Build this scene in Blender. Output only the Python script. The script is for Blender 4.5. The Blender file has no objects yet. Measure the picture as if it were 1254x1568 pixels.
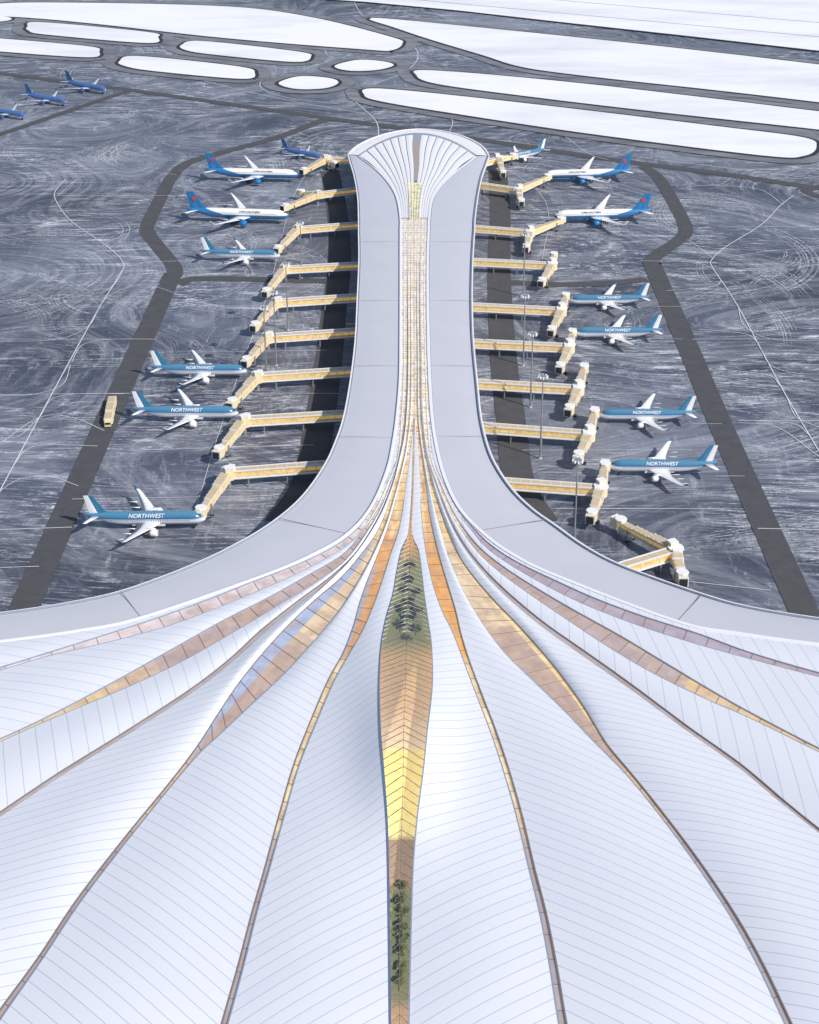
import bpy, bmesh, math, random
from mathutils import Vector, Matrix, noise
random.seed(7)
R=random.random
scene=bpy.context.scene
# ---------------------------------------------------------------- survey
# photogrammetric model of the photograph: photo point + known height -> site metres
TH=math.radians(21.3); F=2160.0; H=322.0; CX=627.0; CY=446.0; IW=1254.0; IH=1568.0
def P(u,v,z=0.0):
    a=(u-CX)/F; b=(CY-v)/F
    dx=a; dy=math.cos(TH)+b*math.sin(TH); dz=-math.sin(TH)+b*math.cos(TH)
    t=(H-z)/(-dz)
    return Vector((dx*t,dy*t,z))
def sm(x):
    x=max(0,min(1,x)); return x*x*(3-2*x)
def zr(u,v):
    z=24+18*sm((v-720)/850.)
    z+=11*math.exp(-((v-1120)/150.)**2)*math.exp(-((u-620)/68.)**2)
    return z
# ---------------------------------------------------------------- materials
class N:
    def __init__(s,name):
        s.m=bpy.data.materials.new(name); s.m.use_nodes=True
        s.t=s.m.node_tree; s.b=s.t.nodes['Principled BSDF']; s.out=s.t.nodes['Material Output']
    def n(s,typ,inp=None,**kw):
        nd=s.t.nodes.new(typ)
        for k,v in kw.items(): setattr(nd,k,v)
        if inp:
            for k,v in inp.items():
                if isinstance(v,bpy.types.NodeSocket): s.t.links.new(v,nd.inputs[k])
                else: nd.inputs[k].default_value=v
        return nd
    def set(s,**kw):
        for k,v in kw.items():
            k=k.replace('_',' ')
            if isinstance(v,bpy.types.NodeSocket): s.t.links.new(v,s.b.inputs[k])
            else: s.b.inputs[k].default_value=v
        return s
    def math(s,op,a,b=0.0,c=None):
        d={0:a,1:b}
        if c is not None: d[2]=c
        return s.n('ShaderNodeMath',d,operation=op).outputs[0]
    def mix(s,f,a,b):
        nd=s.n('ShaderNodeMix',None,data_type='RGBA')
        for k,v in ((0,f),(6,a),(7,b)):
            if isinstance(v,bpy.types.NodeSocket): s.t.links.new(v,nd.inputs[k])
            else: nd.inputs[k].default_value=v
        return nd.outputs[2]
    def ramp(s,f,*st):
        nd=s.n('ShaderNodeValToRGB',{0:f}); e=nd.color_ramp.elements
        while len(e)<len(st): e.new(0.5)
        for i,(p,c) in enumerate(st):
            e[i].position=p; e[i].color=c if len(c)==4 else (*c,1)
        return nd.outputs[0]
    def map(s,v,scale=(1,1,1),rot=(0,0,0),loc=(0,0,0)):
        return s.n('ShaderNodeMapping',{'Vector':v,'Scale':scale,'Rotation':rot,'Location':loc}).outputs[0]
    def noise(s,v,sc,det=4,ro=.5,dist=0):
        return s.n('ShaderNodeTexNoise',{'Vector':v,'Scale':sc,'Detail':det,'Roughness':ro,'Distortion':dist})
    def obj(s): return s.n('ShaderNodeTexCoord').outputs['Object']
    def xyz(s,v):
        o=s.n('ShaderNodeSeparateXYZ',{0:v}).outputs; return o[0],o[1],o[2]
def c4(*c): return (c[0],c[1],c[2],1)
def simple(name,col,rough=.5,metal=0,var=.12,vs=.3,em=None,spec=.5):
    s=N(name); o=s.obj(); nz=s.noise(o,vs,4,.6).outputs[0]
    col2=tuple(x*(1-var*2) for x in col)
    s.set(Base_Color=s.mix(nz,c4(*col),c4(*col2)),Roughness=rough,Metallic=metal)
    s.b.inputs['Specular IOR Level'].default_value=spec
    return s.m
# ground
g=N('snowy_asphalt'); o=g.obj()
def warpv(sc,amp,det=2):
    w1=g.noise(o,sc,det,.5).outputs['Color']
    w=g.n('ShaderNodeVectorMath',{0:w1,1:(.5,.5,.5)},operation='SUBTRACT').outputs[0]
    w=g.n('ShaderNodeVectorMath',{0:w,'Scale':amp},operation='SCALE').outputs[0]
    return g.n('ShaderNodeVectorMath',{0:o,1:w},operation='ADD').outputs[0]
oa=warpv(.004,90.,1); ob_=warpv(.006,30.,1)
big=g.noise(g.map(o,(.0032,.0045,1)),1,8,.62).outputs[0]
base=g.ramp(big,(.36,(.040,.046,.068)),(.5,(.080,.091,.128)),(.64,(.175,.195,.25)))
haze=g.noise(g.map(oa,(.006,.013,1),(0,0,.25)),1,12,.74).outputs[0]
hz=g.ramp(haze,(.46,(0,0,0)),(.68,(1,1,1)))
mask=g.ramp(g.noise(o,.006,4,.6).outputs[0],(.42,(.12,.12,.12)),(.56,(1,1,1)))
th=g.noise(g.map(ob_,(.018,.15,1),(0,0,-.05)),1,14,.80).outputs[0]
thr=g.ramp(th,(.53,(0,0,0)),(.63,(1,1,1)))
th3=g.noise(g.map(ob_,(.04,.7,1),(0,0,.04)),1,8,.75).outputs[0]
thr3=g.ramp(th3,(.54,(0,0,0)),(.64,(1,1,1)))
th2=g.noise(g.map(ob_,(.15,.02,1),(0,0,.8)),1,12,.80).outputs[0]
thr2=g.ramp(th2,(.55,(0,0,0)),(.68,(1,1,1)))
fine=g.noise(o,.6,6,.8).outputs[0]
fr_=g.ramp(fine,(.36,(.25,.25,.25)),(.58,(1,1,1)))
t1=g.math('MULTIPLY',thr,mask)
t2=g.math('MULTIPLY',thr2,g.math('MULTIPLY',g.math('SUBTRACT',1.1,mask),.5))
t3=g.math('MULTIPLY',g.math('MULTIPLY',thr3,mask),.9)
ts=g.math('MULTIPLY',g.math('ADD',g.math('ADD',t1,t2),t3),fr_)
ts=g.math('MINIMUM',g.math('ADD',ts,g.math('MULTIPLY',hz,.28)),.92)
x,y,z=g.xyz(o)
def joint(c,sp,w):
    f=g.math('FRACT',g.math('DIVIDE',c,sp)); return g.math('LESS_THAN',f,w/sp)
jn=g.math('MULTIPLY',g.math('MAXIMUM',joint(x,15,.25),joint(y,15,.35)),.18)
colr=g.mix(ts,base,c4(.74,.77,.84))
colr=g.mix(jn,colr,c4(.04,.045,.06))
g.set(Base_Color=colr,Roughness=g.math('MULTIPLY_ADD',ts,.3,.45))
M_ground=g.m
r=N('road_asphalt'); o=r.obj()
r.set(Base_Color=r.ramp(r.noise(o,.15,6,.7).outputs[0],(.3,(.060,.061,.067)),(.75,(.088,.090,.097))),Roughness=.8); M_road=r.m
r=N('road_shoulder'); o=r.obj()
r.set(Base_Color=r.ramp(r.noise(r.map(o,(.02,.1,1)),1,6,.7).outputs[0],(.35,(.12,.125,.145)),(.7,(.26,.27,.30))),Roughness=.8); M_should=r.m
s=N('snow'); o=s.obj()
s.set(Base_Color=s.ramp(s.noise(s.map(o,(.004,.012,1)),1,9,.7).outputs[0],(.3,(.66,.68,.73)),(.55,(.84,.85,.88))),Roughness=.7); M_snow=s.m
s=N('tyre_track_snow'); o=s.obj()
al=s.ramp(s.noise(o,.35,6,.75).outputs[0],(.40,(0,0,0)),(.60,(.75,.75,.75)))
al=s.math('MULTIPLY',al,s.ramp(s.noise(o,.012,3,.6).outputs[0],(.38,(.12,.12,.12)),(.58,(1,1,1))))
s.set(Base_Color=c4(.70,.73,.79),Roughness=.7,Alpha=al); M_track=s.m
M_line=simple('marking_paint',(.70,.72,.76),.6,var=.1)
M_dark=simple('dark_edge',(.03,.032,.042),.7)
def petal_mat(name,dirn,spacing=3.6,col=(.77,.785,.83)):
    s=N(name); o=s.obj(); x,y,z=s.xyz(o)
    nx,ny=-dirn[1],dirn[0]
    c=s.math('ADD',s.math('MULTIPLY',x,nx),s.math('MULTIPLY',y,ny))
    f=s.math('FRACT',s.math('DIVIDE',c,spacing))
    ln=s.math('LESS_THAN',f,.22/spacing)
    cell=s.math('FLOOR',s.math('DIVIDE',c,spacing))
    wn=s.n('ShaderNodeTexWhiteNoise',{'W':cell},noise_dimensions='1D').outputs[0]
    nz=s.noise(o,.025,5,.6).outputs[0]
    v=s.math('ADD',s.math('MULTIPLY',wn,.4),s.math('MULTIPLY',nz,.6))
    b=s.mix(v,c4(*col),c4(col[0]*.91,col[1]*.925,col[2]*.96))
    b=s.mix(s.math('MULTIPLY',ln,.75),b,c4(.34,.42,.55))
    s.set(Base_Color=b,Roughness=s.math('MULTIPLY_ADD',wn,.08,.30)); s.b.inputs['Specular IOR Level'].default_value=.5
    bp=s.n('ShaderNodeBump',{'Height':s.math('SUBTRACT',1.,ln),'Strength':.25,'Distance':.1}).outputs[0]
    s.set(Normal=bp)
    return s.m
M_white=simple('white_cladding',(.84,.84,.86),.4,var=.03)
M_band=simple('grey_roof_membrane',(.59,.60,.66),.34,var=.05,vs=.05)
M_trimb=simple('bronze_trim',(.30,.25,.24),.4,.2)
M_blue=simple('blue_grey_trim',(.33,.40,.52),.4,.1)
M_dblue=simple('deep_blue_trim',(.14,.21,.36),.4,.1)
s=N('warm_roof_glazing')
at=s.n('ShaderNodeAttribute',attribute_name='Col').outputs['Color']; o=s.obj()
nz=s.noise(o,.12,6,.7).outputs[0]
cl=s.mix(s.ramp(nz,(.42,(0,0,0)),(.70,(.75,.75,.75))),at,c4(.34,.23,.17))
s.set(Base_Color=cl,Roughness=.06,Emission_Color=cl,Emission_Strength=.34); s.b.inputs['Specular IOR Level'].default_value=.9; s.b.inputs['Coat Weight'].default_value=.5; M_glz=s.m  # panels emit their own colour in place of light from inside
s=N('clear_skylight_glass')
tr=s.n('ShaderNodeBsdfTransparent',{0:c4(.97,.94,.86)}).outputs[0]
gl=s.n('ShaderNodeBsdfGlossy',{0:c4(.9,.92,.95),'Roughness':.06}).outputs[0]
fz=s.n('ShaderNodeFresnel',{0:1.5}).outputs[0]
mx=s.n('ShaderNodeMixShader',{0:s.math('ADD',fz,.09),1:tr,2:gl}).outputs[0]
s.t.links.new(mx,s.out.inputs[0]); M_clear=s.m
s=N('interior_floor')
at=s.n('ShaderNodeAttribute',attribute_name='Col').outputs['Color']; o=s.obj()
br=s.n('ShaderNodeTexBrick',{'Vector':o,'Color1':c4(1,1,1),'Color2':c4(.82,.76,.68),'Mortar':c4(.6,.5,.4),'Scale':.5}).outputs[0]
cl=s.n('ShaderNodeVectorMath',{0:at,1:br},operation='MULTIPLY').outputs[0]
s.set(Base_Color=cl,Roughness=.4,Emission_Color=cl,Emission_Strength=.7); M_floor=s.m  # floor and side walls glow to stand in for interior lighting
# ---------------------------------------------------------------- mesh helpers
def mkobj(name,bm,mats,parent=None,smooth=False):
    me=bpy.data.meshes.new(name); bm.to_mesh(me); bm.free()
    for m in mats: me.materials.append(m)
    if smooth:
        for p in me.polygons: p.use_smooth=True
    ob=bpy.data.objects.new(name,me); scene.collection.objects.link(ob)
    if parent: ob.parent=parent
    return ob
def empty(name,loc=(0,0,0)):
    e=bpy.data.objects.new(name,None); e.location=loc; scene.collection.objects.link(e); return e
def cr(p,t):
    n=len(p)-1; i=min(int(t),n-1); f=t-i
    def g(k):
        if k<0: return (2*p[0][0]-p[1][0],2*p[0][1]-p[1][1])
        if k>n: return (2*p[n][0]-p[n-1][0],2*p[n][1]-p[n-1][1])
        return p[k]
    a,b,c,d=g(i-1),g(i),g(i+1),g(i+2)
    out=[]
    for k in (0,1):
        out.append(.5*(2*b[k]+(c[k]-a[k])*f+(2*a[k]-5*b[k]+4*c[k]-d[k])*f*f+(3*b[k]-a[k]-3*c[k]+d[k])*f**3))
    return tuple(out)
def dense(p,m=14):
    n=len(p)-1
    return [cr(p,k/m) for k in range(n*m+1)]
def resample(poly,n):
    L=[0]
    for a,b in zip(poly,poly[1:]): L.append(L[-1]+math.dist(a,b))
    out=[];j=0
    for k in range(n+1):
        t=L[-1]*k/n
        while j<len(L)-2 and L[j+1]<t: j+=1
        f=(t-L[j])/max(1e-9,L[j+1]-L[j]); a,b=poly[j],poly[j+1]
        out.append(tuple(a[i]+(b[i]-a[i])*f for i in range(len(a))))
    return out
def ribbon(name,pts,width,z,mat,closed=False,parent=None,bm0=None):
    bm=bm0 or bmesh.new(); n=len(pts); vs=[]
    for i,p in enumerate(pts):
        a=pts[(i-1)%n] if (closed or i>0) else p
        b=pts[(i+1)%n] if (closed or i<n-1) else p
        d=Vector((b.x-a.x,b.y-a.y,0)); 
        if d.length<1e-6: d=Vector((1,0,0))
        d.normalize(); q=Vector((-d.y,d.x,0))*width/2
        vs.append((bm.verts.new((p.x-q.x,p.y-q.y,z)),bm.verts.new((p.x+q.x,p.y+q.y,z))))
    for i in range(n if closed else n-1):
        a=vs[i]; b=vs[(i+1)%n]
        bm.faces.new((a[0],b[0],b[1],a[1]))
    if bm0 is None:
        return mkobj(name,bm,[mat],parent)
def poly_up(bm,pts,z,mi=0):
    f=bm.faces.new([bm.verts.new((p.x,p.y,z)) for p in pts]); f.material_index=mi
    f.normal_update()
    if f.normal.z<0: f.normal_flip()
    return f
def box_between(bm,p,q,w,h,mi=0,taper=1.0):
    p=Vector(p); q=Vector(q); d=q-p; dh=Vector((d.x,d.y,0))
    if dh.length<1e-5: dh=Vector((1,0,0))
    dh.normalize(); s=Vector((-dh.y,dh.x,0))
    vs=[]
    for c,k in ((p,1.0),(q,taper)):
        for a,b in ((-1,-1),(1,-1),(1,1),(-1,1)):
            vs.append(bm.verts.new(c+s*a*w/2*k+Vector((0,0,b*h/2*k))))
    for f in ((0,1,2,3),(7,6,5,4),(0,4,5,1),(1,5,6,2),(2,6,7,3),(3,7,4,0)):
        bm.faces.new([vs[i] for i in f]).material_index=mi
def box_v(bm,c,w,d,z0,z1,mi=0,ang=0):
    ca,sa=math.cos(ang),math.sin(ang); vs=[]
    for zz in (z0,z1):
        for a,b in ((-1,-1),(1,-1),(1,1),(-1,1)):
            x=a*w/2;y=b*d/2
            vs.append(bm.verts.new((c[0]+x*ca-y*sa,c[1]+x*sa+y*ca,zz)))
    for f in ((3,2,1,0),(4,5,6,7),(0,1,5,4),(1,2,6,5),(2,3,7,6),(3,0,4,7)):
        bm.faces.new([vs[i] for i in f]).material_index=mi
def prism(bm,c,r0,r1,z0,z1,n=10,mi=0):
    a=[bm.verts.new((c[0]+r0*math.cos(2*math.pi*i/n),c[1]+r0*math.sin(2*math.pi*i/n),z0)) for i in range(n)]
    b=[bm.verts.new((c[0]+r1*math.cos(2*math.pi*i/n),c[1]+r1*math.sin(2*math.pi*i/n),z1)) for i in range(n)]
    for i in range(n): bm.faces.new((a[i],a[(i+1)%n],b[(i+1)%n],b[i])).material_index=mi
    bm.faces.new(b).material_index=mi; bm.faces.new(a[::-1]).material_index=mi
# ---------------------------------------------------------------- ground
bm=bmesh.new()
bm.faces.new([bm.verts.new((x,y,0)) for x,y in ((-15000,-3000),(15000,-3000),(15000,25000),(-15000,25000))])
mkobj('ground',bm,[M_ground])
def pl(pts,smooth=True,z=0,m=6):
    if smooth: pts=dense(pts,m)
    return [P(u,v,z) for u,v in pts]
roads=[
 ([(5,1010),(38,930),(150,675),(215,530),(258,434),(266,420)],12.5),
 ([(266,424),(268,414),(262,402),(240,375),(226,356),(226,345),(245,305),(266,268),(300,245),(420,212),(500,182)],10.5),
 ([(275,436),(290,428),(330,427),(400,428),(470,430),(520,431)],9),
 ([(1270,1010),(1228,930),(1112,670),(1055,535),(1003,415),(998,404)],12.5),
 ([(1001,412),(997,401),(1010,388),(1042,366),(1050,352),(1042,330),(1010,275),(985,255)],10.5),
 ([(770,432),(850,436),(930,434),(990,428)],8),
 ([(505,262),(517,330),(520,400),(512,470),(502,560),(490,640),(470,740),(430,800)],15),
 ([(762,262),(766,330),(764,400),(766,470),(772,560),(782,640),(795,740),(830,800)],15),
 ([(-60,225),(30,196),(120,165),(190,142),(215,140)],9),
 ([(-60,105),(60,120),(190,137),(340,158),(500,181),(640,200),(800,224),(960,248),(1100,266),(1260,289),(1400,305)],11),
 ([(1260,285),(1235,292),(1254,300),(1300,305)],9),
]
# blown-snow tyre tracks
bm=bmesh.new(); q=0
random.seed(21)
for b in range(230):
    if b<130:
        side=-1 if R()<.5 else 1
        u=(R()*500 if side<0 else 770+R()*520); v=150+R()**1.2*720; hd=(R()-.5)*.4; kap=(R()-.5)*.010
    else:
        u=R()*440-20 if R()<.6 else 880+R()*400; v=110+R()*420; hd=R()*3.14; kap=(.006+.020*R())*(1 if R()<.5 else -1)
    c=P(u,v); ln_=50+R()*160; n=24; st=ln_/n; m=3+int(R()*6); pts=[]; x,y=c.x,c.y; h=hd
    for i in range(n+1):
        pts.append(Vector((x,y,0))); x+=math.cos(h)*st; y+=math.sin(h)*st; h+=kap*st
    for j in range(m):
        off=(j-m/2)*(1.4+R()*1.6); pp=[]
        i0=int(R()*6); i1=n-int(R()*7)
        for i in range(i0,i1):
            d=(pts[min(n,i+1)]-pts[max(0,i-1)]).normalized(); pp.append(pts[i]+Vector((-d.y,d.x,0))*off)
        q+=1; ribbon('',pp,.35+R()*.6,.005+.00011*q,None,bm0=bm)
mkobj('snow_tracks',bm,[M_track])
random.seed(5)
for i,(pp,w) in enumerate(roads):
    ribbon('service_road',pl(pp),w,.19+.01*i,M_road)
lines=[
 ([(-20,790),(60,640),(150,475),(185,420),(187,400),(160,375),(110,340),(88,312),(84,295),(100,275)],.6),
 ([(1280,735),(1200,600),(1130,470),(1092,412),(1090,398),(1112,378),(1165,345),(1195,315),(1215,300)],.6),
 ([(0,520),(240,520)],.45),([(0,605),(200,603)],.45),([(0,462),(150,450),(187,415)],.4),([(0,345),(110,345)],.45),
 ([(0,680),(60,640),(110,640),(160,660)],.4),([(0,812),(110,808)],.45),([(0,870),(60,868)],.4),
 ([(290,603),(520,603)],.35),([(300,540),(500,537)],.35),([(220,690),(480,682)],.35),([(110,765),(420,760)],.35),([(300,470),(500,468)],.35),
 ([(90,300),(300,300)],.4),([(187,412),(230,402),(300,400)],.4),
 ([(1254,520),(1060,520)],.45),([(1254,645),(1130,645)],.45),([(1100,348),(1254,348)],.45),([(1254,812),(1160,810)],.45),
 ([(790,603),(1000,603)],.35),([(790,545),(1000,545)],.35),([(800,690),(1060,690)],.35),([(850,780),(1110,780)],.35),([(770,470),(900,470)],.35),
 ([(1092,412),(1060,402),(980,400)],.4),([(1254,380),(1180,385),(1110,395)],.4),([(1254,700),(1190,655),(1130,648)],.4),([(760,860),(1180,905)],.35),
 ([(540,0),(560,28),(620,60),(640,85),(620,110),(560,135),(540,150),(575,185),(580,210)],.8),
 ([(150,60),(250,80),(265,95),(300,120),(420,150),(560,175)],.7),
 ([(0,30),(250,62),(480,100),(640,120)],.7),([(480,60),(500,85),(470,105),(410,118),(400,135),(440,150),(520,160)],.7),
 ([(640,95),(900,118),(1254,165)],.7),([(560,130),(800,155),(1254,205)],.7),
 ([(620,130),(640,150),(690,180),(688,205)],.6),([(760,215),(1254,275)],.6),([(860,205),(900,235),(930,245)],.5),
 ([(150,475),(135,500),(90,520),(0,524)],.4),([(108,560),(95,590),(50,605),(0,607)],.4),
 ([(150,475),(165,455),(200,440),(245,436)],.4),([(110,555),(125,530),(160,521),(230,520)],.4),([(62,638),(80,612),(120,604),(190,604)],.4),
 ([(20,715),(40,690),(75,682),(150,684)],.4),([(-10,760),(30,735),(80,732),(120,745)],.35),([(88,300),(130,270),(200,262),(270,268)],.4),
 ([(160,375),(190,360),(215,352)],.4),([(60,640),(30,668),(0,672)],.4),
 ([(1130,470),(1140,500),(1180,520),(1254,523)],.4),([(1105,430),(1090,440),(1020,446)],.4),([(1160,525),(1140,512),(1070,505)],.4),
 ([(1195,592),(1175,575),(1100,566)],.4),([(1165,535),(1180,560),(1215,572),(1254,574)],.4),([(1205,610),(1220,640),(1254,655)],.4),
 ([(1240,668),(1215,650),(1150,645)],.4),([(1090,395),(1060,372),(1052,368)],.4),([(1200,315),(1160,290),(1080,285),(1040,290)],.4),
 ([(280,345),(300,332),(310,330)],.3),([(240,440),(330,470),(410,475)],.3),([(430,360),(380,372),(300,372)],.3),
 ([(760,250),(820,290),(840,330),(830,400)],.3),([(480,250),(450,300),(430,370),(410,450),(370,560),(330,680),(300,780)],.3),
 ([(300,262),(275,262)],.3),([(960,340),(1030,345)],.3),([(1000,470),(1060,470)],.3),([(1010,520),(1045,520)],.3),([(1060,650),(1105,650)],.3),([(1095,730),(1140,730)],.3),
]
bm=bmesh.new()
for i,(pp,w) in enumerate(lines):
    ribbon('',pl(pp,len(pp)>2,0,10),w,.32+.002*i,None,bm0=bm)
mkobj('taxiway_markings',bm,[M_line])
isl=[
 [(-40,14),(40,5),(330,10),(470,26),(600,58),(616,68),(600,78),(560,77),(350,60),(150,38),(40,28),(-40,24)],
 [(42,42),(62,35),(225,50),(242,58),(225,67),(70,54),(44,48)],
 [(-60,56),(0,60),(135,72),(152,80),(135,89),(0,80),(-60,74)],
 [(-60,26),(0,26),(18,30),(0,34),(-60,34)],
 [(278,70),(310,64),(455,80),(476,88),(450,96),(320,84),(282,77)],
 [(183,95),(212,87),(365,103),(390,113),(370,122),(235,110),(190,102)],
 [(514,101),(548,93),(585,95),(603,101),(580,108),(545,110),(520,107)],
 [(428,127),(460,118),(505,121),(518,128),(500,136),(462,138),(436,134)],
 [(566,30),(620,32),(900,60),(1100,82),(1254,100),(1400,116),(1400,176),(1254,158),(1100,140),(900,118),(800,104),(740,86),(660,62),(600,42)],
 [(638,117),(662,109),(900,130),(1254,172),(1400,190),(1400,218),(1254,200),(1000,172),(800,148),(670,130)],
 [(558,147),(582,137),(800,159),(1100,195),(1230,212),(1250,226),(1232,240),(1170,240),(900,206),(700,176),(585,157)],
]
bs=bmesh.new(); bd=bmesh.new(); bo=bmesh.new()
for i,p in enumerate(isl):
    n=len(p); pts=[]
    for k in range(n):
        q=[p[(k-1)%n],p[k],p[(k+1)%n],p[(k+2)%n]]
        for j in range(8): pts.append(cr(q,1+j/8))
    w=[P(u,v) for u,v in pts]
    poly_up(bs,w,.95+.004*i)
    ribbon('',w,8,.75+.006*i,None,closed=True,bm0=bd)
    ribbon('',w,34,.52+.01*i,None,closed=True,bm0=bo)
big=[(440,-4),(560,4),(700,17),(850,34),(1050,56),(1254,79),(1450,100),(1450,-160),(300,-160)]
w=[P(u,v) for u,v in big]; poly_up(bs,w,1.1)
ribbon('',[P(u,v) for u,v in dense(big[:7],4)],9,.87,None,bm0=bd)
bmesh.ops.triangulate(bs,faces=bs.faces[:])
mkobj('snow_field',bs,[M_snow]); mkobj('taxiway_edge',bd,[M_dark]); mkobj('taxiway_shoulder',bo,[M_should])
bm=bmesh.new()
for k,(a,b) in enumerate([((520,-10),(1300,62)),((700,-12),(1300,40))]):
    ribbon('',[P(*a),P(*b)],2.2,1.15,None,bm0=bm)
mkobj('runway_marking',bm,[M_should])
# ---------------------------------------------------------------- terminal roof
T=empty('airport_terminal')
Y0=[335,450,560,640]; C0=[635,634,635,634.5]; W0=[22,21,22.5,27]
def pre(f): return [(c+f*w,y) for y,c,w in zip(Y0,C0,W0)]
fr={5:(.88,.77),4:(.69,.52),3:(.475,.45),2:(.41,.24),1:(.20,.05)}
L={}
L[1]=([(622,700),(612,740),(602,780),(591,815),(576,855),(562,890),(550,925),(541,958),(525,1000),(502,1042),(475,1105),(450,1170),(428,1245),(405,1330),(385,1400),(364,1480),(339,1568),(301,1700)],
      [(627,700),(622,740),(617,780),(610,815),(598,850),(587,885),(573,925),(556,965),(536,1000),(511,1045),(484,1108),(458,1173),(436,1248),(413,1330),(393,1400),(373,1480),(349,1568),(312,1700)])
L[2]=([(616,700),(604,740),(592,780),(577,815),(553,848),(522,884),(480,920),(440,958),(400,1002),(362,1050),(330,1098),(300,1145),(258,1200),(187,1287),(117,1378),(57,1468),(-10,1560),(-90,1680)],
      [(620,700),(610,740),(599,780),(586,820),(569,857),(545,898),(514,942),(479,984),(437,1030),(384,1080),(333,1128),(305,1154),(262,1204),(192,1291),(122,1383),(62,1473),(-2,1565),(-82,1687)])
L[3]=([(613,700),(600,740),(585,780),(566,815),(543,848),(504,884),(454,921),(400,964),(350,1010),(290,1056),(190,1121),(90,1183),(-10,1250),(-120,1325)],
      [(614,700),(602,740),(588,780),(569,817),(547,850),(508,887),(459,924),(406,968),(355,1014),(294,1061),(194,1126),(94,1188),(-6,1255),(-116,1330)])
L[4]=([(610,700),(596,740),(578,780),(555,813),(525,848),(472,880),(412,914),(345,948),(270,990),(190,1035),(110,1078),(50,1108),(-10,1135),(-120,1180)],
      [(611.5,700),(598,740),(582,780),(560,816),(533,854),(485,890),(427,926),(359,967),(280,1012),(200,1050),(114,1086),(53,1112),(-8,1139),(-118,1185)])
L[5]=([(606,700),(589,740),(566,785),(540,816),(500,843),(450,866),(390,889),(320,917),(240,946),(150,975),(70,1000),(-10,1024),(-120,1050)],
      [(608.5,700),(592.5,740),(572,785),(547,821),(509,849),(459,876),(399,903),(329,932),(249,961),(154,986),(72,1005),(-10,1029),(-120,1056)])
RR={}
RR[1]=([(646,700),(652,740),(657,780),(664,815),(674,855),(686,895),(698,935),(706,970),(720,1015),(740,1068),(760,1120),(780,1180),(800,1250),(819,1330),(837,1400),(853,1480),(868,1568),(893,1700)],
       [(641,700),(643,740),(645,780),(648,815),(654,855),(663,895),(677,935),(694,970),(711,1015),(731,1068),(751,1120),(771,1180),(791,1250),(810,1330),(827,1400),(842,1480),(856,1568),(880,1700)])
RR[2]=([(653,700),(663,740),(674,780),(689,820),(706,855),(730,888),(760,922),(792,955),(822,988),(857,1030),(893,1080),(922,1128),(938,1150),(966,1183),(1005,1231),(1066,1311),(1125,1398),(1170,1478),(1212,1566),(1274,1696)],
       [(649,700),(657,740),(666,780),(677,820),(688,857),(702,889),(717,919),(741,958),(773,1000),(814,1040),(862,1086),(906,1132),(929,1155),(960,1187),(1000,1235),(1060,1315),(1118,1402),(1162,1482),(1204,1572),(1262,1700)])
RR[3]=([(655,700),(668,740),(683,780),(700,815),(722,848),(750,880),(786,914),(836,955),(896,997),(965,1046),(1055,1113),(1135,1170),(1204,1228),(1265,1277),(1353,1345)],
       [(654,700),(666,740),(680,780),(697,817),(718,850),(745,883),(780,918),(830,960),(890,1003),(960,1052),(1050,1118),(1130,1175),(1200,1233),(1262,1282),(1350,1350)])
RR[4]=([(659,700),(674,740),(692,780),(712,811),(738,841),(775,870),(825,902),(885,937),(950,973),(1015,1012),(1090,1057),(1154,1093),(1264,1150),(1362,1195)],
       [(657,700),(671,740),(687,780),(707,813),(731,845),(765,876),(810,909),(866,947),(931,990),(1001,1031),(1083,1071),(1150,1100),(1262,1155),(1360,1200)])
RR[5]=([(663,700),(680,740),(701,780),(724,807),(752,834),(792,860),(850,888),(910,915),(985,943),(1070,970),(1153,1000),(1264,1032),(1370,1057)],
       [(661,700),(677,740),(697,780),(719,809),(745,839),(785,867),(839,898),(899,927),(979,958),(1064,985),(1150,1009),(1262,1038),(1370,1062)])
for k in fr:
    a,b=L[k]; L[k]=(pre(-fr[k][0])+a,pre(-fr[k][1])+b)
    a,b=RR[k]; RR[k]=(pre(fr[k][0])+a,pre(fr[k][1])+b)
    assert len(L[k][0])==len(L[k][1]) and len(RR[k][0])==len(RR[k][1])
cl_=pre(-.025)+[(631.5,700),(630,760),(625,815),(614,842),(607,875),(601,910),(591,945),(583,990),(580,1050),(582,1120),(587,1180),(592,1250),(594,1320),(595,1400),(596,1480),(597,1568),(598,1700)]
cr_=pre(.025)+[(634.5,700),(633,760),(631,815),(641,842),(646,875),(650,910),(655,945),(661,990),(662,1050),(654,1120),(648,1180),(639,1250),(633,1320),(630,1400),(628,1480),(626,1568),(624,1700)]
assert len(cl_)==len(cr_)
bo_L=[(549,335),(549,350),(549.5,400),(547,460),(544,520),(537,580),(527,635),(516,670),(498,710),(465,757),(425,793),(375,825),(300,862),(190,903),(100,923),(0,938),(-130,952)]
bi_L=[(613,335),(613,350),(613,400),(613,460),(612.8,520),(612,580),(607.5,635),(602,675),(592,720),(568,775),(532,816),(480,847),(400,881),(214,945),(110,966),(0,981),(-130,996)]
bo_R=[(727.5,335),(727,350),(724,400),(723,460),(725,520),(731,585),(738,645),(753,698),(782,745),(815,778),(850,803),(900,838),(960,868),(1076,909),(1150,929),(1262,947),(1390,960)]
bi_R=[(657,335),(656.5,350),(655,400),(655,460),(656,520),(658,580),(662,640),(670,690),(683,735),(703,776),(736,812),(780,845),(850,880),(1037,951),(1130,969),(1262,987),(1390,1000)]
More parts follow.
